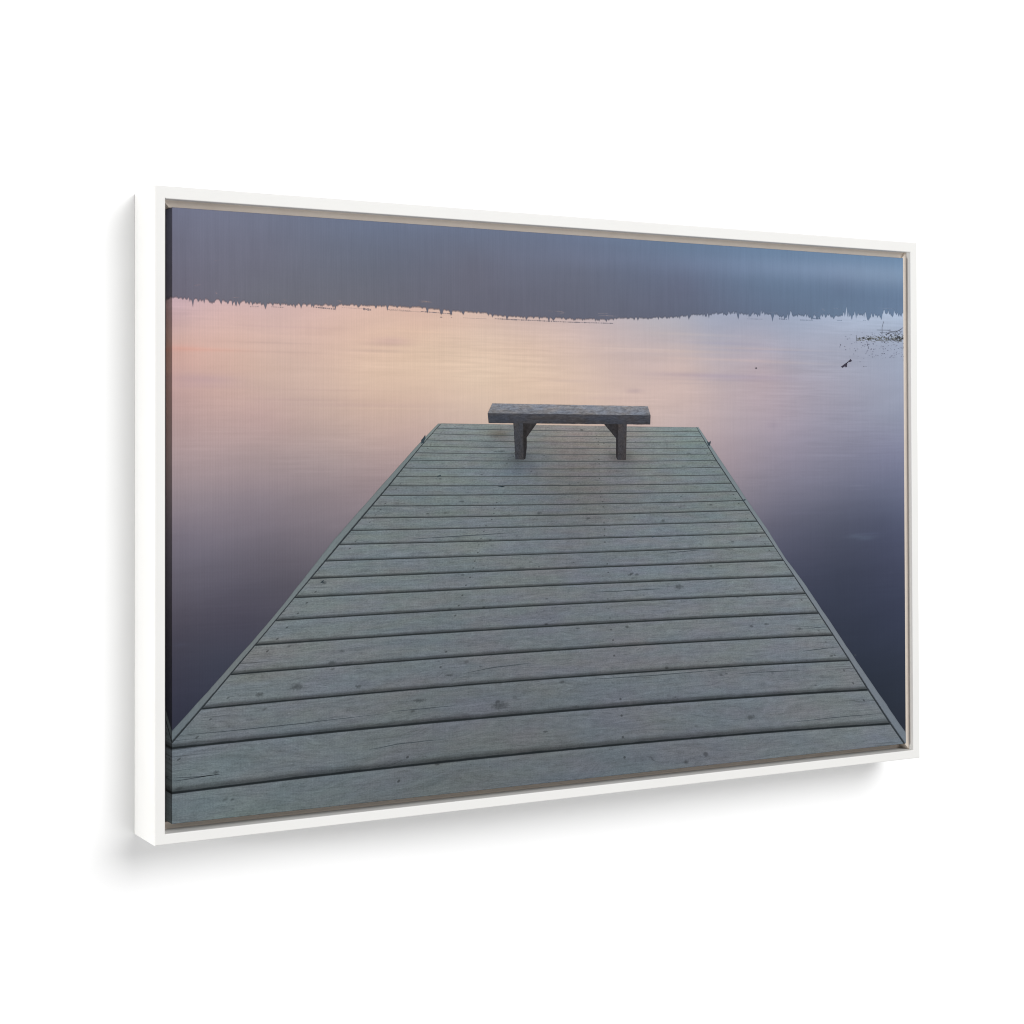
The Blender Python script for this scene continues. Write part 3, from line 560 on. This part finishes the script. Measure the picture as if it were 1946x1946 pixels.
class Sheet:
    """flat printed area: polygons in picture metres with ink colour and a pattern map; wraps over the canvas edges"""
    def __init__(self):
        self.bm = bmesh.new()
        self.col = self.bm.loops.layers.float_color.new('ink')
        self.uv = self.bm.loops.layers.uv.new('plank')

    def face(self, pts, cols, uvs=None, mat=0, z=0.0):
        vs = [self.bm.verts.new((p[0], p[1], z)) for p in pts]
        f = self.bm.faces.new(vs)
        self.dress(f, cols, uvs, mat)

    def dress(self, f, cols, uvs, mat):
        f.material_index = mat
        for i, l in enumerate(f.loops):
            c = cols[i] if np.ndim(cols) == 2 else cols
            l[self.col] = (*c[:3], 1.0)
            if uvs is not None:
                l[self.uv].uv = uvs[i]
        f.normal_update()
        if f.normal.z < 0:
            f.normal_flip()

    def grid(self, X, Y, cols, U=None, V=None, mat=0, z=0.0):
        """X, Y: (rows, columns) arrays of picture coordinates"""
        R, C = X.shape
        vs = [[self.bm.verts.new((X[i, j], Y[i, j], z)) for j in range(C)] for i in range(R)]
        for i in range(R - 1):
            for j in range(C - 1):
                ij = ((i, j), (i, j + 1), (i + 1, j + 1), (i + 1, j))
                f = self.bm.faces.new([vs[a][b] for a, b in ij])
                uvs = [(U[a, b], V[a, b]) for a, b in ij] if U is not None else None
                self.dress(f, np.array([cols[a, b] for a, b in ij]), uvs, mat)

    def cut(self, co, no, clear):
        bm = self.bm
        bmesh.ops.bisect_plane(bm, geom=bm.verts[:] + bm.edges[:] + bm.faces[:], dist=1e-7,
                               plane_co=co, plane_no=no, clear_outer=clear)

    def build(self, name, mats, layer, parent, wrap=True, label=None):
        bm = self.bm
        for co, no in (((HW, 0, 0), (1, 0, 0)), ((-HW, 0, 0), (-1, 0, 0)), ((0, HH, 0), (0, 1, 0)), ((0, -HH, 0), (0, -1, 0))):
            self.cut(co, no, True)
        if wrap:
            # mirror-wrap the outer strips of the picture round the four sides of the canvas
            strips = []
            for ax, sg, half in ((0, -1, HW), (0, 1, HW), (1, -1, HH), (1, 1, HH)):
                co, no = [0, 0, 0], [0, 0, 0]
                co[ax] = sg * (half - SIDE)
                no[ax] = sg
                self.cut(co, no, False)
                strips.append([f for f in bm.faces if all(sg * vv.co[ax] >= half - SIDE - 1e-6 for vv in f.verts)])
            keep = list(strips)
            made = []
            # cuts made later split faces collected earlier, so collect again now
            for ax, sg, half in ((0, -1, HW), (0, 1, HW), (1, -1, HH), (1, 1, HH)):
                src = [f for f in bm.faces if f not in made and all(sg * vv.co[ax] >= half - SIDE - 1e-6 for vv in f.verts)]
                made.append((ax, sg, half, src))
            new = []
            for ax, sg, half, src in made:
                for f in src:
                    nv = []
                    for l in f.loops:
                        c = l.vert.co
                        depth = half - sg * c[ax]
                        p = [c[0], c[1], -depth]
                        p[ax] = sg * half
                        nv.append((p, tuple(l[self.col]), l[self.uv].uv.copy()))
                    new.append((ax, sg, nv, f.material_index))
            lay = bm.verts.layers.float_vector.new('out')
            for vv in bm.verts:
                vv[lay] = (0, 0, 1)
            for ax, sg, nv, mi in new:
                vs = []
                for p, c, uvv in nv:
                    w = bm.verts.new(p)
                    o = [0, 0, 0]
                    o[ax] = sg
                    w[lay] = o
                    vs.append(w)
                f = bm.faces.new(vs)
                f.material_index = mi
                for l, (p, c, uvv) in zip(f.loops, nv):
                    l[self.col] = c
                    l[self.uv].uv = uvv
                f.normal_update()
                if f.normal[ax] * sg < 0:
                    f.normal_flip()
        else:
            lay = bm.verts.layers.float_vector.new('out')
            for vv in bm.verts:
                vv[lay] = (0, 0, 1)
        for vv in bm.verts:
            o = vv[lay]
            z = layer * STEP
            vv.co = (vv.co[0] + o[0] * z, vv.co[1] + o[1] * z, vv.co[2] + o[2] * z)
        bmesh.ops.remove_doubles(bm, verts=bm.verts[:], dist=1e-6)
        for vv in bm.verts:
            vv.co = loc3(*vv.co)
        for f in bm.faces:
            f.normal_update()
        o = link_mesh(name, bm, mats, parent)
        if label:
            o['label'] = label
        return o


MM = 0.001

# ---- the lake: the whole sheet of water
sh = Sheet()
xs = np.linspace(-HW, HW, 131)
ys = np.linspace(-HH, HH, 400)
X, Y = np.meshgrid(xs, ys)
cols = lin(np.clip(lake_colour(np.stack([X.ravel(), Y.ravel()], 1) / MM), 0, 255)).reshape(X.shape + (3,))
sh.grid(X, Y, cols)
lake = sh.build('printed_lake', [mat_lake()], 1, canvas, label='calm dusk lake with peach and lilac sky reflections, printed on the canvas')

# ---- the misty far shore (dark band at the top) with its ragged lower outline
sl = np.array(SHORELINE) * MM
top = HH + 0.001
NX = 900
xs = np.linspace(-HW - 0.002, HW + 0.002, NX)
base = np.interp(xs, sl[:, 0], sl[:, 1])
t = (xs + HW) / (2 * HW)
amp = np.interp(t, [0, .03, .06, .18, .25, .32, .40, .45, .62, .72, .80, .90, 1.0], [.6, 1.0, 1.6, 1.2, .5, 1.0, .9, .7, .8, 1.2, 1.6, 2.4, 2.8]) * MM


def vnoise(x, f):
    p = x * f
    i = np.floor(p).astype(int)
    r = np.random.default_rng(int(f * 10) + 3).uniform(-1, 1, 6000)
    fr = p - i
    fr = fr * fr * (3 - 2 * fr)
    return r[i + 2500] * (1 - fr) + r[i + 2501] * fr


edge = base + amp * (0.35 * vnoise(xs, 60) + 0.45 * vnoise(xs, 190) + 0.5 * vnoise(xs, 520))
# mirrored tree tops: narrow downward teeth
r = np.random.default_rng(5)
for i in range(420):
    c = r.uniform(-HW, HW)
    tt = (c + HW) / (2 * HW)
    h = np.interp(tt, [0, .05, .15, .25, .35, .5, .62, .66, .8, 1], [1.2, 3.2, 2.2, .8, 1.6, 1.2, 1.3, 3.2, 3.0, 3.0]) * r.uniform(.2, 1.25) * MM
    w = r.uniform(.6, 1.5) * MM
    edge -= h * np.clip(1 - np.abs(xs - c) / w, 0, 1)
for px, h, w in TEETH:
    px *= MM
    edge -= h * MM * np.clip(1 - np.abs(xs - px) / (w * MM), 0, 1)
# pale gaps between the trees reaching up at the right
for i in range(130):
    c = r.uniform(0.10, HW)
    h = r.uniform(.8, 5.6) * MM * np.interp(c, [0.10, 0.24, 0.36, HW], [.25, .45, .85, 1.2])
    w = r.uniform(.6, 1.7) * MM
    edge += h * np.clip(1 - np.abs(xs - c) / w, 0, 1)
sh = Sheet()
ts = np.concatenate([np.linspace(0, .8, 15), [.88, .93, .965, 1.0]])
X = np.repeat(xs[None], len(ts), 0)
Y = top + (edge[None] - top) * ts[:, None]
q2 = np.stack([X.ravel(), np.minimum(Y, top).ravel()], 1) / MM
sc_ = F_SHORE(q2) + np.array([1.0, 0.0, -4.0])
for x, y, sx, sy, r_, g_, b_ in HAZE_BANDS:
    k = np.exp(-((q2[:, 0] - x) / sx) ** 2 / 2 - ((q2[:, 1] - y) / sy) ** 2 / 2)
    sc_ += k[:, None] * np.array([r_, g_, b_])
cols = lin(np.clip(sc_, 0, 255)).reshape(X.shape + (3,))
sh.grid(X, Y, cols, X, (Y - edge[None]) / MM)
for b in BARS:
    c = np.array(b).mean(0)
    rgb = F_SHORE([[c[0], c[1]]])[0] + np.array([1.0, 0.0, -4.0])
    # a broken dark dash: several short pieces of uneven height
    x0, x1 = b[0][0], b[1][0]
    n = max(1, int((x1 - x0) / 2.2))
    for i in range(n):
        a0, a1 = i / n, (i + random.uniform(.55, 1.0)) / n
        hh = random.uniform(.55, 1.15)
        yt = lambda a: b[0][1] + (b[1][1] - b[0][1]) * a
        yb = lambda a: b[3][1] + (b[2][1] - b[3][1]) * a
        mid = lambda a: (yt(a) + yb(a)) / 2
        hf = lambda a: (yt(a) - yb(a)) / 2 * hh
        xa, xb = x0 + (x1 - x0) * a0, x0 + (x1 - x0) * a1
        p = [(xa, mid(a0) - hf(a0)), (xb, mid(a1) - hf(a1)), (xb, mid(a1) + hf(a1)), (xa, mid(a0) + hf(a0))]
        cc = lin(rgb * random.uniform(.95, 1.2))
        sh.face([(k[0] * MM, k[1] * MM) for k in p], cc, [(0, .8)] * 4, z=0.00002)
for b in DASHES:
    c = np.array(b).mean(0)
    lk = lake_colour([[c[0], c[1] - 12]])[0]
    rgb = F_SHORE([[c[0], c[1]]])[0] * .45 + lk * .55
    x0, x1 = b[0][0], b[1][0]
    p = [(b[0][0], (b[0][1] + b[3][1]) / 2), ((x0 * 3 + x1) / 4, b[3][1]), ((x0 + x1 * 3) / 4, (b[2][1] * 2 + b[1][1]) / 3), (b[1][0], b[1][1]), ((x0 + x1) / 2, b[0][1])]
    sh.face([(k[0] * MM, k[1] * MM) for k in p], lin(rgb), [(0, 1.0)] * 5, z=0.00003)
sh.build('printed_shore', [mat_shore()], 2, canvas, label='misty blue-grey wooded shore with a ragged lower edge, printed across the top')

# ---- the dock
S = [list(c) for c in SEAMS]
last = np.array(S[23]) + (np.array(S[23]) - np.array(S[22])) * 1.16
S.append(list(last))


def line_ext(pts, a=0.0, b=0.0):
    p = [np.array(q, float) for q in pts]
    if b:
        d = p[-1] - p[-2]
        p.append(p[-1] + d / np.linalg.norm(d) * b)
    return np.array(p) * MM


LI, LO = line_ext(EDGE_L_IN, b=330), line_ext(EDGE_L_OUT, b=330)
RI, RO = line_ext(EDGE_R_IN, b=200), line_ext(EDGE_R_OUT, b=200)


def x_on(line, y):
    return np.interp(-y, -line[:, 1], line[:, 0])


def seam_y(v, x):
    i = min(int(v), 23)
    f = v - i
    ya, yb = np.polyval(S[i], x) * MM, np.polyval(S[i + 1], x) * MM
    return ya + (yb - ya) * f


sh = Sheet()
NU = 40
rows = [i + f for i in range(24) for f in (0, .1, .3, .55, .8, .92)] + [24.0]
X = np.zeros((len(rows), NU + 1))
Y, U, V = X.copy(), X.copy(), X.copy()
for a, vv in enumerate(rows):
    xl, xr = -0.2, 0.2
    for _ in range(25):
        xl = .5 * xl + .5 * x_on(LI, seam_y(vv, max(xl, -0.62)))
        xr = .5 * xr + .5 * x_on(RI, seam_y(vv, min(xr, 0.56)))
    uu = np.linspace(0, 1, NU + 1)
    X[a] = xl + (xr - xl) * uu
    Y[a] = [seam_y(vv, x) for x in X[a]]
    U[a], V[a] = uu, vv
flat = np.stack([X.ravel(), Y.ravel()], 1) / MM
dc = F_DOCK(flat)
sx, sy = STAIN
k = np.exp(-((flat[:, 0] - sx) / 13) ** 2 - ((flat[:, 1] - sy) / 6.5) ** 2)
dc -= k[:, None] * np.array([20, 28, 34])
for lx in (0.5 * (BENCH['legl'][2][0] + BENCH['legl'][3][0]), 0.5 * (BENCH['legr'][2][0] + BENCH['legr'][3][0])):
    ly = BENCH['legl'][2][1]
    k = np.exp(-((flat[:, 0] - lx) / 16) ** 2 - ((flat[:, 1] - ly - 2) / 7) ** 2)
    dc -= k[:, None] * np.array([24, 26, 26])
    k = np.exp(-((flat[:, 0] - lx) / 20) ** 2 - ((flat[:, 1] - ly + 12) / 9) ** 2)
    dc -= k[:, None] * np.array([9, 8, 3])
dc = dc + np.array([0.5, -1.0, -0.5])
cols = lin(np.clip(dc, 0, 255)).reshape(X.shape + (3,))
sh.grid(X, Y, cols, U, V, 0)
for inn, outl, tint in ((LI, LO, (4, 5, 5)), (RI, RO, (8, 8, 12))):
    ysq = np.linspace(inn[0, 1], -0.36, 90)
    uu = np.linspace(0, 1, 4)
    rough = np.interp(ysq, [-0.3, 0.09], [1.2, .3]) * MM * vnoise(ysq, 130)
    X = np.array([[x_on(inn, y) + (x_on(outl, y) + rough[a] * (1 if inn is RI else -1) * .5 - x_on(inn, y)) * q_ for q_ in uu] for a, y in enumerate(ysq)])
    Y = np.repeat(ysq[:, None], 4, 1)
    U = np.repeat(uu[None], 90, 0)
    V = np.repeat(np.linspace(0, 3, 90)[:, None], 4, 1)
    c = F_DOCK(np.stack([X.ravel(), Y.ravel()], 1) / MM) + np.array(tint)
    sh.grid(X, Y, lin(np.clip(c, 0, 255)).reshape(X.shape + (3,)), U, V, 1)
# knots and long cracks in the planks
for x, y, rx, ry in KNOTS:
    n = 20
    rx, ry = rx * 1.35, ry * 1.05
    pts = [((x + rx * math.cos(2 * math.pi * i / n)) * MM, (y + ry * math.sin(2 * math.pi * i / n)) * MM) for i in range(n)]
    uvs = [(math.cos(2 * math.pi * i / n), math.sin(2 * math.pi * i / n)) for i in range(n)]
    sh.face(pts, lin(F_DOCK([[x, y]])[0] * .96), uvs, 2, z=0.00003)
for cr in CRACKS:
    p = np.array(cr) * MM
    n = 14
    tt = np.linspace(0, 1, n)
    xx = np.interp(tt, np.linspace(0, 1, len(p)), p[:, 0])
    yy = np.interp(tt, np.linspace(0, 1, len(p)), p[:, 1]) + rng.normal(0, .00012, n)
    w = 0.00042 * np.sin(np.pi * np.clip(tt * .96 + .02, 0, 1)) ** .6
    up = [(a, b_ + c_) for a, b_, c_ in zip(xx, yy, w)]
    dn = [(a, b_ - c_) for a, b_, c_ in zip(xx, yy, w)]
    for i in range(n - 1):
        sh.face([dn[i], dn[i + 1], up[i + 1], up[i]], lin((66, 74, 80)), None, 3, z=0.00003)
for c in CLEATS:
    sh.face([(q_[0] * MM, q_[1] * MM) for q_ in c], lin((52, 66, 74)), None, 3, z=0.00003)
sh.build('printed_dock', [mat_planks(), mat_edge_board(), mat_knots(), mat_marks('dock_mark_ink')], 3, canvas,
         label='weathered grey plank dock running out into the lake, printed on the canvas')

# ---- the bench at the end of the dock
tone = dict(top=(127, 128, 133), front=(63, 64, 70), legl=(60, 61, 66), legl_side=(38, 36, 37), bracel=(44, 42, 43),
            legr=(62, 60, 63), legr_side=(42, 39, 41), bracer=(44, 42, 44))


def bench_sheet(keys):
    sh = Sheet()
    for kk in keys:
        p = np.array(BENCH[kk]) * MM
        c = np.array(tone[kk], float)
        w = p.max(0) - p.min(0)
        if len(p) == 4 and kk in ('top', 'front', 'legl', 'legr'):
            nu, nv = (36, 3) if kk in ('top', 'front') else (4, 12)
            uu, vv = np.meshgrid(np.linspace(0, 1, nu), np.linspace(0, 1, nv))
            X = (1 - vv) * ((1 - uu) * p[0, 0] + uu * p[1, 0]) + vv * ((1 - uu) * p[3, 0] + uu * p[2, 0])
            Y = (1 - vv) * ((1 - uu) * p[0, 1] + uu * p[1, 1]) + vv * ((1 - uu) * p[3, 1] + uu * p[2, 1])
            # uneven, chipped arrises
            Y[0] += rng.normal(0, .00007, nu)
            if kk == 'front':
                Y[-1] += rng.normal(0, .00010, nu)
            sh_ = np.clip(c[None, None] * np.interp(vv, [0, 1], [1.07, .93])[..., None], 0, 255)
            if kk in ('top', 'front'):
                U, V = uu, vv
            else:
                U, V = vv * .45, uu * .9 + 3
            sh.grid(X, Y, lin(sh_), U, V + (7 if kk == 'front' else 0), 0, 0.00004 if kk in ('top', 'front') else 0.00003)
        else:
            uvs = [(a[1] * 7 + 2, a[0] * 30) for a in p]
            sh.face([tuple(a) for a in p], lin(c), uvs, 0, 0.00001 if 'brace' in kk else 0.00002)
    return sh


bench_mat = mat_bench()
for keys, name, z in ((('legl_side', 'legr_side', 'legl', 'legr', 'bracel', 'bracer', 'top', 'front'), 'printed_bench', 4),):
    bench_sheet(keys).build(name, [bench_mat], z, canvas, wrap=False,
                            label='old dark timber bench at the end of the dock, printed on the canvas')

# ---- drifting wood and specks on the water
sh = Sheet()
for c in DRIFT:
    sh.face([(q_[0] * MM, q_[1] * MM) for q_ in c], lin((58, 54, 68)), None, 0)
sh.build('printed_driftwood', [mat_marks('driftwood_ink', .5)], 4, canvas, wrap=False,
         label='small dark bent piece of driftwood floating in the lake, printed on the canvas')

# ---- reeds and lily leaves by the right edge
sh = Sheet()


def blob(x, y, rx, ry, rgb):
    n = 7
    a0 = random.uniform(0, 6.28)
    sh.face([((x + rx * random.uniform(.75, 1.2) * math.cos(a0 + 6.2832 * i / n)) * MM,
              (y + ry * random.uniform(.75, 1.2) * math.sin(a0 + 6.2832 * i / n)) * MM) for i in range(n)], lin(rgb), None, 0)


(ax, ay), (bx, by), (cx_, cy_), (dx, dy) = REED_AREA
for i in range(260):
    f = random.random() ** .85
    x = ax + (bx - ax) * f
    y = ay + (by - ay) * f + random.gauss(-2.4, 1.1 + 1.3 * f)
    g = random.uniform(0, 1)
    blob(x, y, random.uniform(.5, 1.7), random.uniform(.25, .6), (104 + 50 * g, 110 + 46 * g, 114 + 42 * g))
M0, M1, M2, M3 = [np.array(q_) for q_ in REED_MISC]
for i in range(210):
    f, g = random.random() ** .6, random.random()
    x = M0[0] + (M1[0] - M0[0]) * f
    yt, yb = M0[1] + (M1[1] - M0[1]) * f, M3[1] + (M2[1] - M3[1]) * f
    y = yt + (yb - yt) * (g ** .9 * .9 + .05)
    s = random.uniform(.25, .75)
    h = random.uniform(0, 1)
    blob(x, y, s * 1.25, s * .75, (104 + 40 * h, 106 + 42 * h, 128 + 38 * h))
for i in range(40):
    blob(random.uniform(cx_ - 36, cx_), random.uniform(cy_ - 3, ay + 6), random.uniform(.5, 1.2), random.uniform(.3, .7), (84, 88, 94))
for x, y, r_ in SPECKS:
    s = r_ * .65
    blob(x, y, s, s * .9, (44, 44, 58))
for ln in REED_LINES:
    p = np.array(ln) * MM
    for a, b_ in zip(p[:-1], p[1:]):
        d = b_ - a
        n_ = np.array([-d[1], d[0]]) / (np.linalg.norm(d) + 1e-9) * .00026
        sh.face([tuple(a - n_), tuple(b_ - n_), tuple(b_ + n_), tuple(a + n_)], lin((98, 102, 114)), None, 0)
reeds = sh.build('printed_reeds', [mat_marks('reed_ink', .4)], 4, canvas, wrap=False,
                 label='thin reeds and floating leaves at the right edge of the lake, printed on the canvas')
reeds['kind'] = 'stuff'

# ------------------------------------------------------------------ light
w = bpy.data.worlds.new('World')
sc.world = w
w.use_nodes = True
w.node_tree.nodes['Background'].inputs[0].default_value = (1, 1, 1, 1)
w.node_tree.nodes['Background'].inputs[1].default_value = 0.28


def lamp(name, loc, target, size, power, colour=(1, 1, 1)):
    d = bpy.data.lights.new(name, 'AREA')
    d.shape = 'ELLIPSE'
    d.size, d.size_y = size * (1.4 if 'key' in name else 1.0), size
    d.energy = power
    d.color = colour
    o = bpy.data.objects.new(name, d)
    COL.objects.link(o)
    o.location = loc
    o.rotation_euler = (Vector(target) - Vector(loc)).to_track_quat('-Z', 'Y').to_euler()
    return o


lamp('key_softbox', (2.05, -5.3, HANG + 3.1), (0, 0, HANG), 4.0, 350)
lamp('low_fill', (0.9, -4.2, HANG - 1.5), (0, 0, HANG), 2.4, 57)  # added fill lamp, brightens the gap under the top rail
lamp('side_fill', (-3.4, -0.42, HANG + 0.1), (-0.49, -0.03, HANG), 0.6, 68)  # added fill lamp, whitens the frame's left side

# ------------------------------------------------------------------ camera
cd = bpy.data.cameras.new('camera')
cam = bpy.data.objects.new('camera', cd)
COL.objects.link(cam)
R_, U_, B_ = (Vector(CAM[i]) for i in ('right', 'up', 'back'))
M_ = Matrix((R_, U_, B_)).transposed().to_4x4()
L_ = Vector(CAM['loc']) + Vector((0, WALL_Z, HANG))
M_.translation = L_
cam.matrix_world = M_
cd.sensor_width = 36
cd.lens = CAM['lens']
cd.shift_x, cd.shift_y = CAM['sx'], CAM['sy']
cd.clip_start, cd.clip_end = 0.05, 100
sc.camera = cam

sc.render.engine = 'CYCLES'
sc.cycles.filter_width = 1.1
sc.cycles.use_denoising = True
sc.cycles.denoiser = 'OPENIMAGEDENOISE'
sc.cycles.denoising_prefilter = 'ACCURATE'
vs_ = sc.view_settings
vs_.view_transform = 'Standard'
vs_.look = 'None'
vs_.exposure = 0
vs_.gamma = 1
vs_.use_curve_mapping = False
